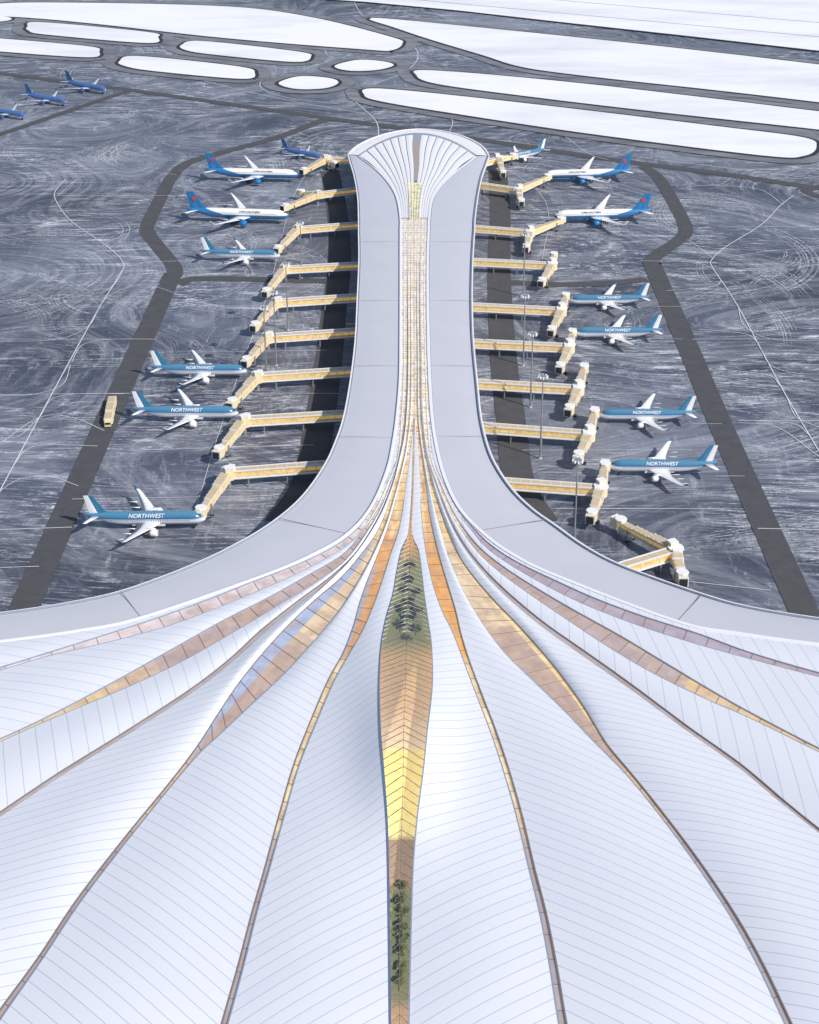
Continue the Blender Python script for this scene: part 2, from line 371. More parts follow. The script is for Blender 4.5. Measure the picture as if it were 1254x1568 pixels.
def surf(name,A,B,mat,n=170,m=12,bul=.034):
    a=resample(dense(A),n); b=resample(dense(B),n)
    bm=bmesh.new(); rows=[]; dep=[]
    for p,q in zip(a,b):
        wd=(P(*p,30)-P(*q,30)).length; row=[]
        for j in range(m+1):
            t=j/m; u=p[0]+(q[0]-p[0])*t; v=p[1]+(q[1]-p[1])*t
            w=P(u,v,zr(u,v))
            k=sm(wd/14.)*min(wd,60)*bul
            w.z+=k*math.sin(math.pi*t)
            row.append(bm.verts.new(w))
        rows.append(row); dep.append(.35+.9*sm(((p[1]+q[1])/2-700)/200))
    for i in range(len(rows)-1):
        for j in range(m):
            bm.faces.new((rows[i][j],rows[i+1][j],rows[i+1][j+1],rows[i][j+1])).smooth=True
    for j in (0,m):
        low=[bm.verts.new(r[j].co-Vector((0,0,d))) for r,d in zip(rows,dep)]
        top=[bm.verts.new(r[j].co) for r in rows]
        for i in range(len(rows)-1):
            bm.faces.new((top[i],top[i+1],low[i+1],low[i])).material_index=1
    return mkobj(name,bm,[mat,M_trimb],T)
def ln(a,b):
    p=P(*a,35);q=P(*b,35); d=(q-p).xy.normalized(); return (d.x,d.y)
MP={
 'L1':petal_mat('roof_panels_a',ln((440,1290),(590,1212))),
 'R1':petal_mat('roof_panels_b',ln((640,1300),(800,1225))),
 'L2':petal_mat('roof_panels_c',ln((150,1340),(350,1500))),
 'R2':petal_mat('roof_panels_d',ln((820,1290),(1040,1400))),
 'L3':petal_mat('roof_panels_e',ln((100,1230),(280,1180))),
 'R3':petal_mat('roof_panels_f',ln((1000,1170),(1160,1210))),
 'L4':petal_mat('roof_panels_g',ln((90,1110),(100,1180)),5.0),
 'R4':petal_mat('roof_panels_h',ln((1150,1110),(1165,1180)),5.0),
 'L5':petal_mat('roof_panels_i',ln((100,1020),(200,1035)),5.0),
 'R5':petal_mat('roof_panels_j',ln((1100,1000),(1130,1060)),5.0)}
bi_L2=[(x+.6,y) for x,y in bi_L]; bi_R2=[(x-.6,y) for x,y in bi_R]
for A,B,k in ((L[1][1],cl_,'L1'),(cr_,RR[1][1],'R1'),(L[2][1],L[1][0],'L2'),(RR[1][0],RR[2][1],'R2'),(L[3][1],L[2][0],'L3'),(RR[2][0],RR[3][1],'R3'),
              (L[4][1],L[3][0],'L4'),(RR[3][0],RR[4][1],'R4'),(L[5][1],L[4][0],'L5'),(RR[4][0],RR[5][1],'R5'),(bi_L2,L[5][0],'L5'),(RR[5][0],bi_R2,'R5')):
    surf('roof_petal',A,B,MP[k])
def edge_trim(A,w,mat,dz=.1,n=200,h=.3,y0=760):
    pts=[p for p in resample(dense(A),300) if p[1]>y0]; n=len(pts)-1; bm=bmesh.new(); vs=[]
    W=[P(u,v,zr(u,v)+dz) for u,v in pts]
    for i,p in enumerate(W):
        a=W[max(0,i-1)];b=W[min(n,i+1)]; d=(b-a).xy.normalized(); k=w*(.3+.7*min(1,i/60)); q=Vector((-d.y,d.x,0))*k/2
        vs.append([bm.verts.new(p-q+Vector((0,0,-h))),bm.verts.new(p-q),bm.verts.new(p+q),bm.verts.new(p+q+Vector((0,0,-h)))])
    for i in range(n):
        for j in range(3): bm.faces.new((vs[i][j],vs[i+1][j],vs[i+1][j+1],vs[i][j+1]))
    mkobj('roof_edge_trim',bm,[mat],T)
for k in (1,2,3,4,5):
    for X in (L,RR):
        edge_trim(X[k][0],.4,M_trimb if k in (1,2,3) else M_blue)
        if k!=3: edge_trim(X[k][1],.34,M_blue)
edge_trim(cl_,.6,M_dblue,y0=820); edge_trim(cr_,.4,M_blue,y0=820)
def mixc(a,b,t): return tuple(a[i]+(b[i]-a[i])*t for i in range(3))
GOLD=(.80,.54,.19); CREAM=(.84,.72,.47); ORG=(.68,.28,.05); ROSE=(.40,.29,.26); BRN=(.34,.26,.23); WH=(.78,.77,.75); LAV=(.46,.45,.54); BLU=(.32,.41,.58); SAND=(.64,.47,.30); GRB=(.38,.35,.36)  # BLU paints a glass reflection into the panel colour
def glazing(name,A,B,pal,step=5.0,cols=2,dz=-.35,rib=True):
    a=dense(A,30); b=dense(B,30)
    mid=[P((p[0]+q[0])/2,(p[1]+q[1])/2,24) for p,q in zip(a,b)]
    cum=[0]
    for i in range(1,len(mid)): cum.append(cum[-1]+(mid[i]-mid[i-1]).length)
    n=int(cum[-1]/step); idx=[];j=0
    for k in range(n+1):
        t=cum[-1]*k/n
        while j<len(cum)-1 and cum[j]<t: j+=1
        idx.append(j)
    bm=bmesh.new(); lay=bm.loops.layers.float_color.new('Col'); br=bmesh.new(); prev={}
    for k in range(n):
        i0,i1=idx[k],idx[k+1]
        if i1<=i0: continue
        def pt(i,t,d=0):
            u=a[i][0]+(b[i][0]-a[i][0])*t; v=a[i][1]+(b[i][1]-a[i][1])*t
            dd=dz*(1 if v>800 else .5)
            return P(u,v,zr(u,v)+dd+d)
        v_=a[i0][1]
        for c in range(cols):
            f=bm.faces.new([bm.verts.new(pt(i0,c/cols)),bm.verts.new(pt(i1,c/cols)),bm.verts.new(pt(i1,(c+1)/cols)),bm.verts.new(pt(i0,(c+1)/cols))])
            col=pal(v_,c/(cols-1) if cols>1 else .5,a[i0])
            if v_>700 and c in prev: col=mixc(prev[c],col,.45)
            prev[c]=col
            s=.93+.14*R(); col=tuple(min(1,x*s) for x in col)
            for lp in f.loops: lp[lay]=(*col,1)
        if rib and v_<700: box_between(br,pt(i0,0,.1),pt(i0,1,.1),.35,.2)
        elif rib and k%2==0: box_between(br,pt(i0,0,.12),pt(i0,1,.12),.14,.15,1)
    bm.normal_update()
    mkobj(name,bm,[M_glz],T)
    if rib: mkobj('skylight_ribs',br,[M_white,M_trimb],T)
def pick(*cs): return cs[int(R()*len(cs))]
def pier(v): return pick(CREAM,CREAM,GOLD,CREAM,WH,SAND,GOLD,(.62,.5,.38))
def pal1(v,c,p):
    if v<640: return pier(v)
    if v<820: return pick(GOLD,SAND,CREAM,ORG,GOLD)
    if v<1000:
        if p[0]<627 and c<.3 and v>860: return mixc(BLU,SAND,.3)
        return mixc(ORG,GOLD,R()*.5)
    if v<1260: return pick(GOLD,CREAM,SAND,CREAM)
    return mixc(GRB,BRN,.2)
def pal2(v,c,p):
    if v<640: return pier(v)
    if v<820: return pick(GOLD,SAND,CREAM,GOLD)
    if v<1150:
        if p[0]<627 and c<.3: return mixc(BLU,LAV,R()*.5)
        if p[0]>627 and c<.25: return mixc(GOLD,CREAM,.6*R())
        if v<950: return mixc(SAND,CREAM,R()*.4)
        return mixc(ROSE,SAND,R()*.5)
    if v<1240: return pick(GOLD,SAND,SAND)
    return mixc(GRB,BRN,.3)
def pal4(v,c,p):
    if v<640: return pier(v)
    if v<800: return pick(GOLD,SAND,CREAM,CREAM)
    if p[0]<240 or p[0]>1040: return pick(GOLD,SAND,SAND)
    return mixc(ROSE,SAND if R()<.6 else LAV,R()*.6)
def pal5(v,c,p):
    if v<640: return pier(v)
    if v<800: return pick(LAV,WH,CREAM)
    if p[0]<627: return mixc((.66,.55,.52),LAV,R()*.3)
    return mixc((.33,.29,.38),(.44,.36,.38),R())
for X in (L,RR):
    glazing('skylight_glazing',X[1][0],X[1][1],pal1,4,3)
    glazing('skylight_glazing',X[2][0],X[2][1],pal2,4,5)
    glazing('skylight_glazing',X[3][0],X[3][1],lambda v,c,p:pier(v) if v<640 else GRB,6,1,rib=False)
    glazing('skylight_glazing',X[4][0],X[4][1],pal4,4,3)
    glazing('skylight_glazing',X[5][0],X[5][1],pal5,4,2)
def center():
    a=dense(cl_,20); b=dense(cr_,20)
    i0=next(i for i,p in enumerate(a) if p[1]>640)
    glazing('skylight_glazing',cl_[:6],cr_[:6],lambda v,c,p:pick(SAND,CREAM,GOLD),4,1)
    a=a[i0:]; b=b[i0:]
    bm=bmesh.new(); bf=bmesh.new(); lay=bf.loops.layers.float_color.new('Col')
    def pt(i,t,d=0):
        u=a[i][0]+(b[i][0]-a[i][0])*t; v=a[i][1]+(b[i][1]-a[i][1])*t
        w=P(u,v,zr(u,v)-.3); w.z+=d+.6*math.sin(math.pi*t); return w
    stops=[(640,(.8,.6,.3)),(820,(.75,.5,.22)),(850,(.40,.42,.24)),(960,(.36,.38,.18)),(985,(.80,.58,.30)),(1060,(.76,.57,.38)),(1100,(.84,.71,.55)),(1122,(.85,.75,.6)),(1128,(1,.90,.42)),(1255,(1,.93,.52)),(1264,(.42,.33,.29)),(1330,(.52,.41,.33)),(1345,(.34,.38,.22)),(1505,(.38,.40,.26)),(1520,(.72,.55,.40)),(1750,(.7,.52,.38))]  # bright yellow stretch is interior light put into the floor colour
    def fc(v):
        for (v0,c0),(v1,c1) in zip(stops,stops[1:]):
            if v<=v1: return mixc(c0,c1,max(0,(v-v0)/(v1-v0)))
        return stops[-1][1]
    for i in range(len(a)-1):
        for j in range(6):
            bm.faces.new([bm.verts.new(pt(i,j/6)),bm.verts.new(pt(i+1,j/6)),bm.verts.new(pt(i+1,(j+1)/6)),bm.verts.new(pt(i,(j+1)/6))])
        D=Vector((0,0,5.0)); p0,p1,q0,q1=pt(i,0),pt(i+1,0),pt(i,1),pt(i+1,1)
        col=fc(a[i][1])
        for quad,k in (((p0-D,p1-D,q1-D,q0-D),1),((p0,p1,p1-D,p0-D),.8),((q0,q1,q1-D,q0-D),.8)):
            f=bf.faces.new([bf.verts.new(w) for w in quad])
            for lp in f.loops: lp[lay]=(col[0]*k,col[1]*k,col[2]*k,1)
    bmesh.ops.remove_doubles(bm,verts=bm.verts[:],dist=.01)
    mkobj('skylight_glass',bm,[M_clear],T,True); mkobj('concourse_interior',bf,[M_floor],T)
    br=bmesh.new(); cum=[0]
    for i in range(1,len(a)): cum.append(cum[-1]+(pt(i,.5)-pt(i-1,.5)).length)
    def at(dist):
        for i,c in enumerate(cum):
            if c>=dist: return i
        return len(cum)-1
    d=0
    while d<cum[-1]-2:
        i=at(d); w=(pt(i,0)-pt(i,1)).length
        m=pt(at(max(0,d-w*.35)),.5,.12)
        v=a[i][1]; yel=1125<v<1262
        for t in (0,1): box_between(br,pt(i,t,.12),m,.2 if yel else .11,.15,1 if (yel or 980<v) else 0)
        d+=3.6
    for i in range(0,len(a)-6,6): box_between(br,pt(i,.5,.1),pt(i+6,.5,.1),.12,.2,1)
    mkobj('skylight_ribs',br,[M_white,M_trimb],T)
    return a,b,pt
ca,cb,cpt=center()
# head fan of the pier
hl=[(548,238),(566,250),(585,268),(600,287),(609,308),(613,335)]
hr=[(730,238),(708,252),(690,270),(672,288),(661,308),(657,335)]
zh=24
def fan(t,s):
    p=cr(hl,s*5); q=cr(hr,s*5)
    u=p[0]+(q[0]-p[0])*t; v=p[1]+(q[1]-p[1])*t-34*(1-(2*t-1)**2)*(1-s)**1.6
    return u,v
def fz_(t,s,dz): return zh+dz+2*(1-s)*math.sin(math.pi*t)
def fanstrip(bm,t0,t1,dz,mi,s0=0,s1=1,n=24,m=3,bow=0):
    rows=[]
    for i in range(n+1):
        s=s0+(s1-s0)*i/n
        rows.append([bm.verts.new(P(*fan(t0+(t1-t0)*j/m,s),fz_(t0+(t1-t0)*j/m,s,dz)+bow*(1-s)*math.sin(math.pi*j/m))) for j in range(m+1)])
    for i in range(n):
        for j in range(m):
            f=bm.faces.new((rows[i][j],rows[i][j+1],rows[i+1][j+1],rows[i+1][j])); f.material_index=mi; f.smooth=True
M_fanbase=simple('fan_glazing_grey',(.36,.39,.45),.2,var=.1)
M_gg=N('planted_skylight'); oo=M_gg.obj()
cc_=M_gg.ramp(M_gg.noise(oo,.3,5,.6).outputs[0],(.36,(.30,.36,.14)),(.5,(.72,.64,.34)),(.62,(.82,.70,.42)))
M_gg.set(Base_Color=cc_,Roughness=.2,Emission_Color=cc_,Emission_Strength=.25)  # slight emission stands in for light under the skylight
bm=bmesh.new()
fanstrip(bm,0,1,-.2,0,m=40)
NS=15
for k in range(NS):
    c=(k+.5)/NS
    if k==NS//2: continue
    wdt=.44/NS
    fanstrip(bm,c-wdt,c+wdt,.2,1,0.02,.60 if .36<c<.64 else .99,bow=.25)
fanstrip(bm,.46,.54,.25,2,.10,.58,12,2)
fanstrip(bm,.34,.66,.15,3,.60,1,12,4)
mkobj('pier_head_roof',bm,[M_fanbase,M_white,simple('louvre_brown',(.42,.37,.34),.5),M_gg.m],T)
br=bmesh.new()
for k in range(8):
    s=.60+.40*k/8; box_between(br,P(*fan(.34,s),zh+1.0),P(*fan(.66,s),zh+1.0),.3,.2)
for t in (.34,.42,.5,.58,.66):
    for k in range(6):
        s=.60+.40*k/6; box_between(br,P(*fan(t,s),zh+1.1),P(*fan(t,min(1,s+.40/6)),zh+1.1),.3,.25)
mkobj('skylight_ribs',br,[M_white],T)
hoL=[(549,335),(547.5,300),(542,268),(536,248),(533,236)]
hoR=[(727.5,335),(732,300),(738,270),(745,250),(749,238)]
hiL=[(613,335),(609,308),(600,287),(580,263),(549,239)]
hiR=[(657,335),(661,308),(672,288),(695,265),(729,239)]
oL=hoL[::-1][:-1]+bo_L; iL=hiL[::-1][:-1]+bi_L
oR=hoR[::-1][:-1]+bo_R; iR=hiR[::-1][:-1]+bi_R
def band(A,B,name,mat,dz=0,m=6):
    a=dense(A,12);b=dense(B,12); bm=bmesh.new(); rows=[]
    for p,q in zip(a,b):
        rows.append([])
        for j in range(m+1):
            t=j/m;u=p[0]+(q[0]-p[0])*t;v=p[1]+(q[1]-p[1])*t
            w=P(u,v,zr(u,v)); w.z+=dz-(1.0*(1-t)**3); rows[-1].append(bm.verts.new(w))
    for i in range(len(rows)-1):
        for j in range(m): bm.faces.new((rows[i][j],rows[i+1][j],rows[i+1][j+1],rows[i][j+1])).smooth=True
    cen=[]
    for i,(p,q) in enumerate(zip(a,b)):
        w=rows[i][0].co; wi=rows[i][m].co; ins=(wi-w); ins.z=0; L_=ins.length; ins.normalize()
        w0=bm.verts.new(w); f1=bm.verts.new(w-Vector((0,0,2))); g1=bm.verts.new(w+ins*min(4,L_*.5)-Vector((0,0,3)))
        g2=bm.verts.new(Vector((w.x,w.y,0))+ins*min(6,L_*.7)); cen.append((w0,f1,g1,g2))
    for i in range(len(cen)-1):
        for j,mi in ((0,1),(1,1),(2,2)):
            bm.faces.new((cen[i][j],cen[i+1][j],cen[i+1][j+1],cen[i][j+1])).material_index=mi
    mkobj(name,bm,[mat,M_white,M_wall],T)
wl=N('curtain_wall'); oo=wl.obj(); x,y,z=wl.xyz(oo)
def jf(c,sp,w): return wl.math('LESS_THAN',wl.math('FRACT',wl.math('DIVIDE',c,sp)),w/sp)
k=wl.math('MAXIMUM',jf(z,4.5,.6),jf(y,3,.3))
wl.set(Base_Color=wl.mix(k,c4(.10,.11,.13),c4(.6,.55,.45)),Roughness=.2); M_wall=wl.m
band(oL,iL,'pier_roof_band',M_band); band(oR,iR,'pier_roof_band',M_band)
arc=[(533,236),(545,224),(570,211),(605,201),(641,197),(677,200),(712,209),(738,223),(749,238)]
arci=[fan(t,0) for t in [i/8 for i in range(9)]]
band(arc,arci,'pier_head_rim',M_white,dz=.2)
def zline(A,w,mat,dz,name='roof_edge_trim'):
    pts=resample(dense(A),240); bm=bmesh.new()
    W=[P(u,v,zr(u,v)+dz) for u,v in pts]; vs=[]
    for i,p in enumerate(W):
        a=W[max(0,i-1)];b=W[min(240,i+1)];d=(b-a).xy.normalized();q=Vector((-d.y,d.x,0))*w/2
        vs.append((bm.verts.new(p-q),bm.verts.new(p+q),bm.verts.new(p+q-Vector((0,0,.6))),bm.verts.new(p-q-Vector((0,0,.6)))))
    for i in range(240):
        a,b=vs[i],vs[i+1]
        bm.faces.new((a[0],b[0],b[1],a[1]));bm.faces.new((a[1],b[1],b[2],a[2]));bm.faces.new((b[0],a[0],a[3],b[3]))
    mkobj(name,bm,[mat],T)
zline(iL,.9,M_white,.4); zline(iR,1.5,M_white,.45)
zline([(x-1.8,y) for x,y in iL],.7,M_dblue,.25); zline([(x+2.6,y) for x,y in iR],.4,M_blue,.25)
zline(oL,.8,M_white,-.1); zline(oR,.8,M_white,-.1); zline(arc,1.2,M_white,.4)
zline([(x+2.4,y) for x,y in oL],.3,M_blue,.0); zline([(x-2.4,y) for x,y in oR],.3,M_blue,.0)
bm=bmesh.new()
for a,b in (((425,793),(531,817)),((185,905),(215,945)),((838,795),(737,812)),((1076,909),(1037,951)),((547,460),(613,460)),((723,460),(655,460)),((516,668),(603,670)),((745,668),(667,668)),((549,370),(613,370)),((726,370),(656,370)),((541,560),(612,560)),((728,560),(657,560))):
    for i in range(6):
        t0=i/6*.94+.03;t1=(i+1)/6*.94+.03
        f=lambda t:(a[0]+(b[0]-a[0])*t,a[1]+(b[1]-a[1])*t)
        p,q=f(t0),f(t1); box_between(bm,P(*p,zr(*p)+.02),P(*q,zr(*q)+.02),.26 if a[1]>700 else .1,.12)
mkobj('roof_seams',bm,[M_trimb],T)
# ---------------------------------------------------------------- trees under the skylight
lf=N('tree_foliage'); oo=lf.obj()
lc=lf.ramp(lf.noise(oo,.9,4,.7).outputs[0],(.35,(.22,.30,.09)),(.52,(.38,.45,.16)),(.68,(.62,.62,.30)))
tl=lf.n('ShaderNodeBsdfTranslucent',{0:lc}).outputs[0]
df=lf.n('ShaderNodeBsdfDiffuse',{0:lc}).outputs[0]
mxl=lf.n('ShaderNodeMixShader',{0:.45,1:df,2:tl}).outputs[0]
lf.t.links.new(mxl,lf.out.inputs[0])
M_leaf=lf.m; M_bark=simple('bark',(.3,.22,.15),.9)
def tree(c,ztop,rad,h,nl):
    bm=bmesh.new(); zb=ztop-h
    prism(bm,(c.x,c.y),.18,.1,zb,ztop-h*.35,7,1)
    for k in range(6):
        an=k*1.05+R(); box_between(bm,(c.x,c.y,zb+h*.45),(c.x+math.cos(an)*rad*.5,c.y+math.sin(an)*rad*.5,ztop-h*.35),.08,.08,1,.5)
    cl=[]
    for _ in range(16):
        an=R()*6.28; rr=rad*R()**.5*.85
        cl.append((Vector((c.x+math.cos(an)*rr,c.y+math.sin(an)*rr,ztop-.4-h*.22*R())),rad*(.18+.18*R())))
    for _ in range(nl):
        cc,rr=cl[int(R()*16)]
        d=Vector((R()-.5,R()-.5,(R()-.5)*.6)).normalized()*rr*(R()**.4); p=cc+d
        if p.z>ztop-.1: p.z=ztop-.1-R()*.3
        n=Vector((R()-.5,R()-.5,.9+R()*.8)).normalized(); s=.13+.15*R()
        t=n.orthogonal().normalized()*s; b=n.cross(t).normalized()*s*.7
        bm.faces.new([bm.verts.new(p+q) for q in (t,b,-t,-b)]).material_index=0
    mkobj('tree',bm,[M_leaf,M_bark])
for v,t,rd in [(862,.5,2.6),(882,.5,3.0),(898,.3,2.6),(902,.7,2.6),(915,.5,3.2),(928,.3,3.0),(931,.72,3.0),(942,.5,3.1),(954,.34,2.8),(958,.7,2.6),(972,.5,2.2),
            (1352,.5,2.1),(1370,.45,2.2),(1392,.55,2.2),(1412,.45,2.1),(1432,.55,2.2),(1452,.45,2.2),(1474,.55,2.1),(1497,.45,2.0)]:
    i=min(range(len(ca)),key=lambda k:abs(ca[k][1]-v))
    p=cpt(i,t); tree(p,p.z-.6,rd,4.2,int(130*rd*rd))
# ---------------------------------------------------------------- jet bridges
M_cream=simple('bridge_cream_panel',(.82,.71,.47),.45,var=.05)
M_tan=simple('bridge_roof',(.62,.52,.36),.5,var=.1)
M_steel=simple('galvanised_steel',(.45,.46,.48),.4,.5)
M_rub=simple('dark_rubber',(.03,.03,.035),.8)
jg=N('bridge_warm_glass'); oo=jg.obj()
jg.set(Base_Color=jg.ramp(jg.noise(oo,.4,3,.6).outputs[0],(.35,(.56,.33,.10)),(.65,(.88,.64,.27))),Roughness=.1,Emission_Color=c4(.9,.58,.2),Emission_Strength=.3)  # warm glow painted in as emission, no lamp inside the walkway
JM=[M_cream,jg.m,M_white,M_steel,M_rub,M_tan]
def jet_bridge(a,b,tip,stub=None):
    bm=bmesh.new(); z=7.0
    p0=P(*a,z); p1=P(*b,z); d=(p1-p0); Ln=d.length; d.normalize(); p0=p0-d*9; Ln=(p1-p0).length
    s=Vector((-d.y,d.x,0)); zz=Vector((0,0,1))
    box_between(bm,p0-zz*1.9,p1-zz*1.9,4.6,.5,2)
    box_between(bm,p0,p1,3.6,3.2,1)
    box_between(bm,p0+zz*1.75,p1+zz*1.75,3.0,.3,5)
    for k in (-1,1):
        box_between(bm,p0+zz*1.8+s*k*1.95,p1+zz*1.8+s*k*1.95,.5,.6,2)
        box_between(bm,p0-zz*1.0+s*k*1.85,p1-zz*1.0+s*k*1.85,.14,1.0,0)
    n=max(2,int(Ln/4.2))
    for i in range(n+1):
        c=p0+d*Ln*i/n
        box_between(bm,c-s*1.92,c+s*1.92,.3,3.9,0)
    n=max(1,int(Ln/20))
    for i in range(n+1):
        c=p0+d*(Ln*(i+.5)/(n+1))
        for k in (-1,1): box_v(bm,c+s*k*1.3,.6,.6,0,4.9,3,math.atan2(d.y,d.x))
        box_between(bm,c-s*1.7+zz*-2.4,c+s*1.7-zz*2.4,.6,.5,3)
    prism(bm,p1,3.1,3.1,4.6,9.3,12,0); prism(bm,p1,3.5,3.3,9.3,9.8,12,2); prism(bm,p1,1.0,1.0,0,4.6,10,3)
    box_v(bm,p1+s*2.2,3.6,3.2,5,11.2,0,.4); box_v(bm,p1+s*2.2,3.9,3.5,11.2,11.5,2,.4)
    box_v(bm,p1-s*2.4-d*1.5,2.8,2.4,5,10.0,2,-.2)
    def arm(tp,ln=1):
        t=P(*tp,5.6); e=(t-p1); el=e.length; e.normalize(); sd=Vector((-e.y,e.x,0)).normalized()
        segs=((.0,.42,4.5,4.2,.3),(.40,.74,3.8,3.6,0),(.72,.95,3.2,3.0,-.2))
        for f0,f1,w,h,o in segs:
            A=p1+e*el*f0+zz*o; B=p1+e*el*f1+zz*o
            box_between(bm,A,B,w,h,0); box_between(bm,A+zz*(h/2+.08),B+zz*(h/2+.08),w-.7,.18,5)
            for k in (-1,1):
                box_between(bm,A+sd*k*(w/2+.03)+zz*.35,B+sd*k*(w/2+.03)+zz*.35,.08,h*.38,1)
            m=max(2,int((B-A).length/2.6))
            for i in range(m+1):
                c=A+(B-A)*i/m; box_between(bm,c-sd*(w/2+.14),c+sd*(w/2+.14),.26,h+.3,2)
        c=p1+e*el*.80
        for k in (-1,1):
            box_v(bm,c+sd*k*2.2,.55,.55,1.0,6.5,3); prism(bm,c+sd*k*2.2,.8,.8,.35,1.2,8,4)
        box_between(bm,c-sd*2.4-zz*(c.z-1.3),c+sd*2.4-zz*(c.z-1.3),.7,.5,3)
        prism(bm,t,2.6,2.6,3.7,8.1,8,0); prism(bm,t,2.8,2.6,8.1,8.5,8,2)
        an=math.atan2(e.y,e.x)
        box_v(bm,t+e*2.4,2.8,3.9,3.9,7.9,0,an); box_v(bm,t+e*3.95,.5,4.2,3.8,8.0,2,an); box_v(bm,t+e*4.35,.4,3.2,4.1,7.4,4,an)
        box_between(bm,t+sd*2.4-zz*1.2,t+sd*2.4-e*6-zz*5.3,.9,.35,3)
    arm(tip)
    if stub: arm(stub)
    mkobj('jet_bridge',bm,JM)
for a,b,t,s_ in [
 ((536,246),(500,244),(466,262),(512,252)),
 ((544,292),(486,299),(438,318),(462,296)),
 ((549,345),(456,352),(426,382),None),
 ((549,407),(436,413),(408,448),None),
 ((547,456),(424,464),(391,500),None),
 ((544,509),(410,518),(378,554),None),
 ((537,569),(394,578),(356,618),None),
 ((526,636),(374,645),(336,692),None),
 ((498,714),(350,725),(308,785),None),
 ((742,250),(764,244),(770,266),(785,240)),
 ((736,284),(794,292),(798,310),(838,272)),
 ((727,350),(812,357),(806,380),(858,338)),
 ((724,401),(846,407),(830,432),(848,393)),
 ((724,470),(860,477),(845,507),(866,456)),
 ((726,526),(872,533),(858,563),(876,512)),
 ((732,588),(886,597),(872,628),(894,566)),
 ((740,655),(902,667),(886,700),(910,634)),
 ((782,741),(920,751),(906,790),(926,716)),
 ((962,868),(1034,846),(950,802),(1044,884))]:
    jet_bridge(a,b,t,s_)
# ---------------------------------------------------------------- airliners
def fus_mesh(Lf,Rf,mat):
    bm=bmesh.new(); n=20
    st=[(0,.03,-.32),(.006,.22,-.30),(.018,.42,-.25),(.035,.62,-.18),(.06,.82,-.09),(.09,.95,-.02),(.13,1,0),(.3,1,0),(.5,1,0),(.64,1,0),(.72,.93,.06),(.79,.80,.17),(.86,.60,.34),(.92,.42,.48),(.97,.25,.60),(1.0,.08,.70)]
    rings=[]
    for f,r,o in st:
        x=Lf/2-f*Lf
        rings.append([bm.verts.new((x,Rf*r*math.sin(2*math.pi*i/n),Rf*o+Rf*r*math.cos(2*math.pi*i/n)*1.04)) for i in range(n)])
    for a,b in zip(rings,rings[1:]):
        for i in range(n): bm.faces.new((a[i],a[(i+1)%n],b[(i+1)%n],b[i]))
    bm.faces.new(rings[0][::-1]); bm.faces.new(rings[-1])
    bmesh.ops.recalc_face_normals(bm,faces=bm.faces[:])
    me=bpy.data.meshes.new('fuselage'); bm.to_mesh(me); bm.free(); me.materials.append(mat)
    for p in me.polygons: p.use_smooth=True
    return me
AF=[(0,0),(.08,.5),(.3,1),(.6,.75),(1,.05),(.6,-.35),(.3,-.5),(.08,-.35)]
def wingsec(bm,le,chord,th,y,z,vert=False):
    out=[]
    for a,b in AF:
        if vert: out.append(bm.verts.new((le-a*chord,y+b*th*.5,z)))
        else: out.append(bm.verts.new((le-a*chord,y,z+b*th*.5)))
    return out
def loft(bm,secs,mis):
    for k,(a,b) in enumerate(zip(secs,secs[1:])):
        n=len(a)
        for i in range(n): bm.faces.new((a[i],a[(i+1)%n],b[(i+1)%n],b[i])).material_index=mis[k]
    bm.faces.new(secs[0]).material_index=mis[0]; bm.faces.new(secs[-1][::-1]).material_index=mis[-1]
def finish(bm,name,mats,smooth=False):
    bmesh.ops.recalc_face_normals(bm,faces=bm.faces[:])
    me=bpy.data.meshes.new(name); bm.to_mesh(me); bm.free()
    for m in mats: me.materials.append(m)
    if smooth:
        for p in me.polygons: p.use_smooth=True
    return me
